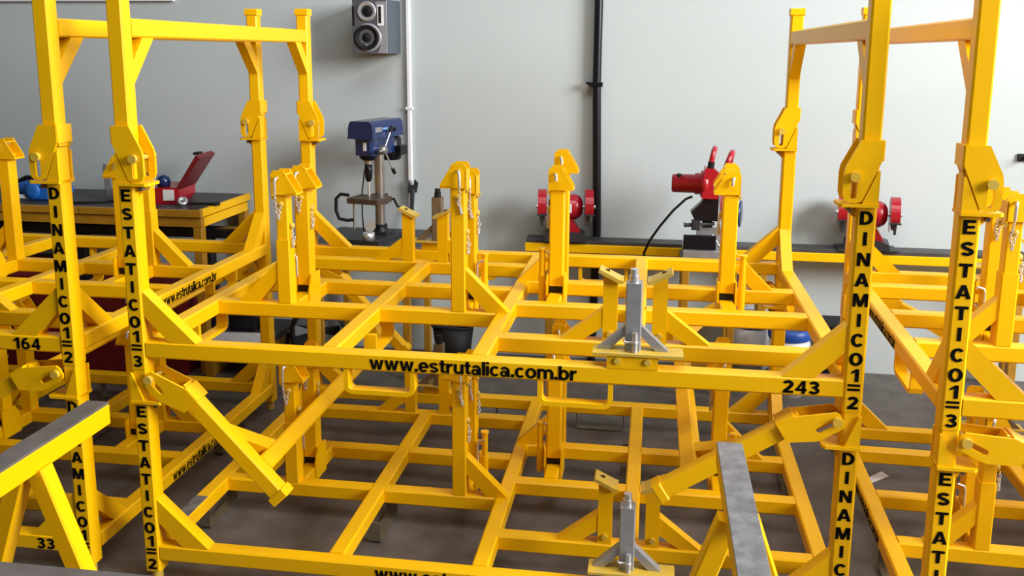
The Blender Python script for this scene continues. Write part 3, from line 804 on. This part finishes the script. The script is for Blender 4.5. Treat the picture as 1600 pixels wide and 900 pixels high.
# ------------------------------------------------------------------ left workbench with tools
bX = -0.672; bz = 0.832
b = thing('workbench', 'yellow-edged workbench with black top standing by the back wall at left', 'workbench', (0, 0, 0))
part('bench_top', MB().box(-2.75, bX - 0.02, 1.755, WY - 0.01, bz - 0.03, bz, 0.002, 'x'), TOPS, b)
part('front_edging', MB().box(-1.31, bX, 1.732, 1.757, bz - 0.034, bz + 0.001, 0.002, 'x'), ORA, b)
part('front_edging', MB().box(-2.75, -1.315, 1.732, 1.757, bz - 0.034, bz + 0.001, 0.002, 'x'), ORA, b)
part('end_edging', MB().box(bX - 0.022, bX, 1.757, WY - 0.01, bz - 0.034, bz + 0.003, 0.002, 'y'), YEL, b)
part('apron', MB().box(-2.72, bX - 0.005, 1.745, 1.775, bz - 0.085, bz - 0.038, 0.002, 'x'), ORA, b)
part('apron', MB().box(bX - 0.035, bX - 0.003, 1.775, WY - 0.04, bz - 0.085, bz - 0.040, 0.002, 'y'), YEL, b)
for xx in (bX - 0.05, -2.70):
    for yy in (1.745, WY - 0.065):
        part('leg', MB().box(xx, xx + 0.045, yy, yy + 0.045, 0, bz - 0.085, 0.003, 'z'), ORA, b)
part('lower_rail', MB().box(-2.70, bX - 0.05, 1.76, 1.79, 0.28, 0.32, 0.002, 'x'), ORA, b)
pb = thing('pipe_stock', 'long black square tube lying on a carrier under the workbench', 'tube', (0, 0, 0))
part('tube', MB().box(-2.6, -0.52, 1.86, 1.94, 0.672, 0.722, 0.006, 'x'), BLKP, pb)
for xx in (-1.43, -0.74):
    part('carrier', MB().box(xx, xx + 0.04, 1.87, 1.93, 0.0, 0.673, 0.002, 'z'), DARK, pb)
# grinder tool, blue
a = thing('angle_grinder', 'bright blue power tool lying at the left of the workbench', 'power tool', (-1.63, 1.90, bz))
part('tool_body', MB().lathe((-0.14, 0.02, 0.055), (1, -0.15, 0), [(0, 0), (0, 0.025), (0.03, 0.040), (0.09, 0.046), (0.16, 0.040), (0.20, 0.030), (0.21, 0.0)], 20), BLUE2, a)
part('gear_head', MB().box(-0.02, 0.07, -0.05, 0.03, 0.0, 0.10, 0.015, 'x'), BLUE2, a)
part('tool_handle', MB().sweep([(-0.13, 0.03, 0.05), (-0.135, 0.03, 0.095), (-0.09, 0.02, 0.112), (0.03, 0.0, 0.108), (0.05, 0.0, 0.075)], 0.013, 10), DARK, a)
part('side_disc', MB().lathe((-0.01, -0.052, 0.055), (0, -1, 0), [(0, 0), (0, 0.045), (0.008, 0.045), (0.012, 0.02), (0.012, 0)], 24), BLUE2, a)
part('name_plate', MB().box(-0.09, -0.04, -0.054, -0.048, 0.015, 0.035, 0.002, 'x'), WHT, a)
part('nozzle', MB().prism([(0.06, 0.02), (0.17, 0.045), (0.17, 0.075), (0.06, 0.09)], -0.03, 0.02), BLUE2, a)
cb = thing('power_cord', 'black cord lying across the workbench top', 'cord', (-1.36, 1.92, bz))
part('cord', MB().sweep([(-0.07, -0.10, 0.006), (0.0, -0.09, 0.006), (0.10, -0.05, 0.006), (0.14, 0.04, 0.006), (0.10, 0.18, 0.006)], 0.006, 8), DARK, cb)
# red tool case with open lid
r = thing('tool_case', 'red metal tool case with its lid open on the workbench', 'tool case', (-0.99, 1.98, bz), math.radians(8))
part('case_body', MB().prism([(-0.17, 0.0), (0.09, 0.0), (0.11, 0.03), (0.11, 0.085), (-0.17, 0.085)], -0.10, 0.13), RED, r)
part('case_lid', MB().prism([(0.095, 0.08), (0.115, 0.075), (0.225, 0.235), (0.205, 0.250), (0.165, 0.245)][:4], -0.10, 0.13), DRED, r)
part('lid_latch', MB().box(0.17, 0.20, -0.04, 0.02, 0.245, 0.257, 0.002, 'y'), DARK, r)
part('case_label', MB().box(0.03, 0.085, -0.1035, -0.0995, 0.02, 0.075, 0.0, 'x'), PAPER, r)
w_ = thing('blue_bottle', 'dark blue rounded cap standing in the red tool case', 'bottle', (-0.965, 1.93, bz + 0.085))
part('bottle_body', MB().lathe((0, 0, 0), (0, 0, 1), [(0, 0), (0, 0.03), (0.03, 0.034), (0.05, 0.026), (0.06, 0.0)], 18), BLUE, w_)
j = thing('combination_wrench', 'black and chrome ratchet wrench lying on the workbench', 'wrench', (-0.83, 1.86, bz))
part('wrench_head', MB().lathe((0, 0, 0.022), (0.3, -0.5, 0.6), [(-0.012, 0.010), (-0.012, 0.024), (0.012, 0.024), (0.012, 0.010), (-0.012, 0.010)], 18), CHROME, j)
part('wrench_handle', MB().bar((0.02, 0.01, 0.012), (0.15, 0.03, 0.010), 0.014, 0.012, (0, 0, 1), 0.003).lathe((0.16, 0.03, 0.004), (0, 0, 1), [(0, 0.010), (0, 0.022), (0.012, 0.022), (0.012, 0.010), (0, 0.010)], 16), DARK, j)
gb = thing('grey_hand_tool', 'grey pistol-shaped tool standing on the workbench behind the posts', 'tool', (-1.29, 2.0, bz))
part('tool_foot', MB().box(-0.03, 0.035, -0.03, 0.03, 0, 0.06, 0.008, 'z'), STEEL, gb)
part('tool_blade', MB().prism([(-0.04, 0.06), (0.0, 0.05), (-0.01, 0.17), (-0.035, 0.19), (-0.045, 0.16)], -0.012, 0.012), STEEL, gb)

# red cabinets below and clutter on the floor
for xx, ww, hh_, lab in ((-2.05, 0.55, 0.50, 'dark red steel chest on the floor under the left of the workbench'), (-1.30, 0.52, 0.46, 'dark red steel chest on the floor under the right of the workbench')):
    k_ = thing('steel_chest', lab, 'chest', (xx, 1.68, 0), 0, 'dark red chests under the workbench')
    part('chest_body', MB().box(0, ww, 0.0, 0.42, 0.0, hh_ - 0.05, 0.006, 'x'), DRED, k_)
    part('chest_lid', MB().box(-0.006, ww + 0.006, -0.006, 0.426, hh_ - 0.05, hh_, 0.01, 'x'), DRED, k_)
    part('chest_latch', MB().box(ww / 2 - 0.02, ww / 2 + 0.02, -0.014, -0.004, hh_ - 0.09, hh_ - 0.03, 0.002, 'z'), CHROME, k_)
bk = thing('paint_bucket', 'white plastic bucket with a blue lid behind the right side rail', 'bucket', (2.155, 1.96, 0))
part('bucket_body', MB().lathe((0, 0, 0), (0, 0, 1), [(0, 0), (0, 0.082), (0.29, 0.095), (0.29, 0)], 32), WHT, bk)
part('bucket_lid', MB().lathe((0, 0, 0.275), (0, 0, 1), [(0, 0.098), (0.02, 0.100), (0.05, 0.096), (0.052, 0.086), (0.044, 0.082), (0.044, 0)], 32), BLUEL, bk)
part('bail_handle', MB().sweep([(-0.097, 0, 0.25), (-0.09, -0.06, 0.20), (0, -0.105, 0.17), (0.09, -0.06, 0.20), (0.097, 0, 0.25)], 0.003, 8), CHROME, bk)
bk = thing('paint_bucket', 'white bucket with a dark blue lid, left of the other bucket', 'bucket', (1.995, 2.16, 0))
part('bucket_body', MB().lathe((0, 0, 0), (0, 0, 1), [(0, 0), (0, 0.082), (0.28, 0.095), (0.28, 0)], 32), mat('grey_white_plastic', (0.45, 0.46, 0.48), 0.45), bk)
part('bucket_lid', MB().lathe((0, 0, 0.270), (0, 0, 1), [(0, 0.098), (0.03, 0.100), (0.05, 0.094), (0.05, 0)], 32), BLUE, bk)
bb = thing('black_crate', 'black box on the floor by the wall behind the right rack post', 'box', (2.32, 2.10, 0))
part('box_body', MB().box(0, 0.16, 0, 0.16, 0, 0.28, 0.006, 'z'), BLKP, bb)
part('box_lid', MB().box(-0.006, 0.166, -0.006, 0.166, 0.28, 0.305, 0.006, 'x'), DARK, bb)
bn = thing('waste_bin', 'black plastic waste bin with a wavy rim behind the centre rack', 'bin', (0.52, 1.98, 0))
part('bin_body', MB().lathe((0, 0, 0), (0, 0, 1), [(0, 0), (0, 0.075), (0.25, 0.105), (0.25, 0.099), (0.02, 0.07)], 28), DARK, bn)
rim = [(0.106 * math.cos(2 * math.pi * i / 36), 0.106 * math.sin(2 * math.pi * i / 36), 0.255 + 0.006 * math.sin(6 * math.pi * i / 36)) for i in range(36)]
part('bin_rim', MB().sweep(rim, 0.006, 8, True), DARK, bn)
ws = thing('shop_fan', 'black round floor fan lying behind the centre rack at left', 'fan', (-0.21, 2.02, 0), math.radians(20))
part('fan_drum', MB().lathe((0, -0.06, 0.165), (0, 1, 0), [(0, 0.125), (0, 0.14), (0.12, 0.14), (0.12, 0.125), (0, 0.125)], 32), DARK, ws)
bl_ = MB()
for i in range(5):
    an = 2 * math.pi * i / 5
    u = Vector((math.cos(an), 0, math.sin(an))); v = Vector((-math.sin(an), 0, math.cos(an)))
    c0 = Vector((0, 0, 0.165))
    q = [c0 + u * 0.03 - v * 0.015, c0 + u * 0.115 - v * 0.045 + Vector((0, 0.02, 0)), c0 + u * 0.115 + v * 0.03 - Vector((0, 0.02, 0)), c0 + u * 0.03 + v * 0.015]
    q2 = [p + Vector((0, 0.003, 0)) for p in q]
    bl_.add(q + q2, [[0, 1, 2, 3], [7, 6, 5, 4], [0, 4, 5, 1], [1, 5, 6, 2], [2, 6, 7, 3], [3, 7, 4, 0]])
part('fan_blades', bl_, CAST, ws)
part('fan_hub', MB().cyl((0, -0.03, 0.165), (0, 0.04, 0.165), 0.035, 20), DARK, ws)
part('fan_stand', MB().sweep([(-0.15, 0, 0.165), (-0.16, -0.02, 0.06), (-0.15, -0.05, 0.012), (0.15, -0.05, 0.012), (0.16, -0.02, 0.06), (0.15, 0, 0.165)], 0.010, 8), DARK, ws)
lp_ = thing('low_platform', 'low dark platform on the floor behind the left rack posts', 'platform', (-0.38, 1.94, 0))
part('platform_board', MB().box(-0.31, -0.005, -0.24, 0.24, 0.145, 0.170, 0.003, 'x'), TOPS, lp_)
for xx in (-0.30, -0.055):
    part('bearer', MB().box(xx, xx + 0.04, -0.23, 0.23, 0.0, 0.145, 0.003, 'y'), ORA, lp_)
kb = thing('black_case', 'black case on the low platform behind the left side rail', 'case', (-0.66, 1.94, 0.1705))
part('case_body', MB().box(0, 0.15, 0, 0.19, 0, 0.20, 0.01, 'z'), BLKP, kb)
part('case_lid', MB().box(-0.004, 0.154, -0.004, 0.194, 0.20, 0.23, 0.01, 'y'), DARK, kb)
part('case_handle', MB().sweep([(0.04, 0.09, 0.225), (0.04, 0.09, 0.25), (0.11, 0.09, 0.25), (0.11, 0.09, 0.225)], 0.007, 8), DARK, kb)
pp = thing('cover_sheet', 'white sheet lying on the low platform before the black case', 'sheet', (-0.60, 1.80, 0.1705))
part('sheet', MB().prism([(-0.08, -0.09), (0.19, -0.08), (0.20, 0.12), (-0.07, 0.10)], 0.0, 0.002, 'xy'), PAPER, pp)
pp = thing('paper_offcut', 'small white paper offcut lying on the floor between centre and right racks', 'paper', (2.37, 1.086, 0))
part('paper', MB().prism([(-0.055, -0.035), (-0.035, -0.060), (0.055, 0.020), (0.035, 0.055)], 0.0005, 0.0022, 'xy'), PAPER, pp)

# ------------------------------------------------------------------ trestles in front
def trestle(x, y0, y1, label, topm, w_, h_, legy, group='yellow trestles in the foreground'):
    t = thing('trestle', label, 'trestle', (x, 0, 0), 0, group)
    zt = ZU
    part('beam', MB().box(-w_ / 2, w_ / 2, y0, y1, zt - h_, zt - 0.006, 0.003, 'y'), YEL, t)
    part('top_strip', MB().box(-w_ / 2, w_ / 2, y0, y1, zt - 0.006, zt, 0.001, 'y'), topm, t)
    for ly in legy:
        for sg in (-1, 1):
            lg = part('leg', MB().bar((sg * 0.022, ly, zt - h_ + 0.004), (sg * 0.235, ly, 0.0), 0.045, 0.045, (0, 1, 0), 0.004, skew1=(0, 0, 1)), YEL, t)
            part('leg_stub', MB().box(sg * 0.022 - 0.02, sg * 0.022 + 0.02, ly - 0.02, ly + 0.02, zt - h_ - 0.012, zt - h_ + 0.002, 0.003, 'z'), YEL2, t)
        part('spreader', MB().box(-0.17, 0.17, ly - 0.015, ly + 0.015, 0.17, 0.20, 0.002, 'x'), YEL, t)
    return t
trestle(0.055, -0.86, -0.245, 'yellow trestle with a dark grey-brown top strip at lower left', RUB, 0.062, 0.062, (-0.52, -0.80))
trestle(1.690, -1.02, -0.245, 'yellow trestle with a scuffed grey steel top at lower right', TOPG, 0.060, 0.055, (-0.52, -0.95))
fb = thing('front_table', 'dark steel-topped table at the bottom left corner of the view', 'table', (0, 0, 0))
part('table_top', MB().box(-1.4, 0.80, -1.50, -0.895, 0.600, 0.625, 0.002, 'x'), RUB, fb)
for xx in (-1.35, 0.74):
    for yy in (-1.47, -0.97):
        part('leg', MB().box(xx, xx + 0.05, yy, yy + 0.05, 0, 0.60, 0.003, 'z'), YEL, fb)
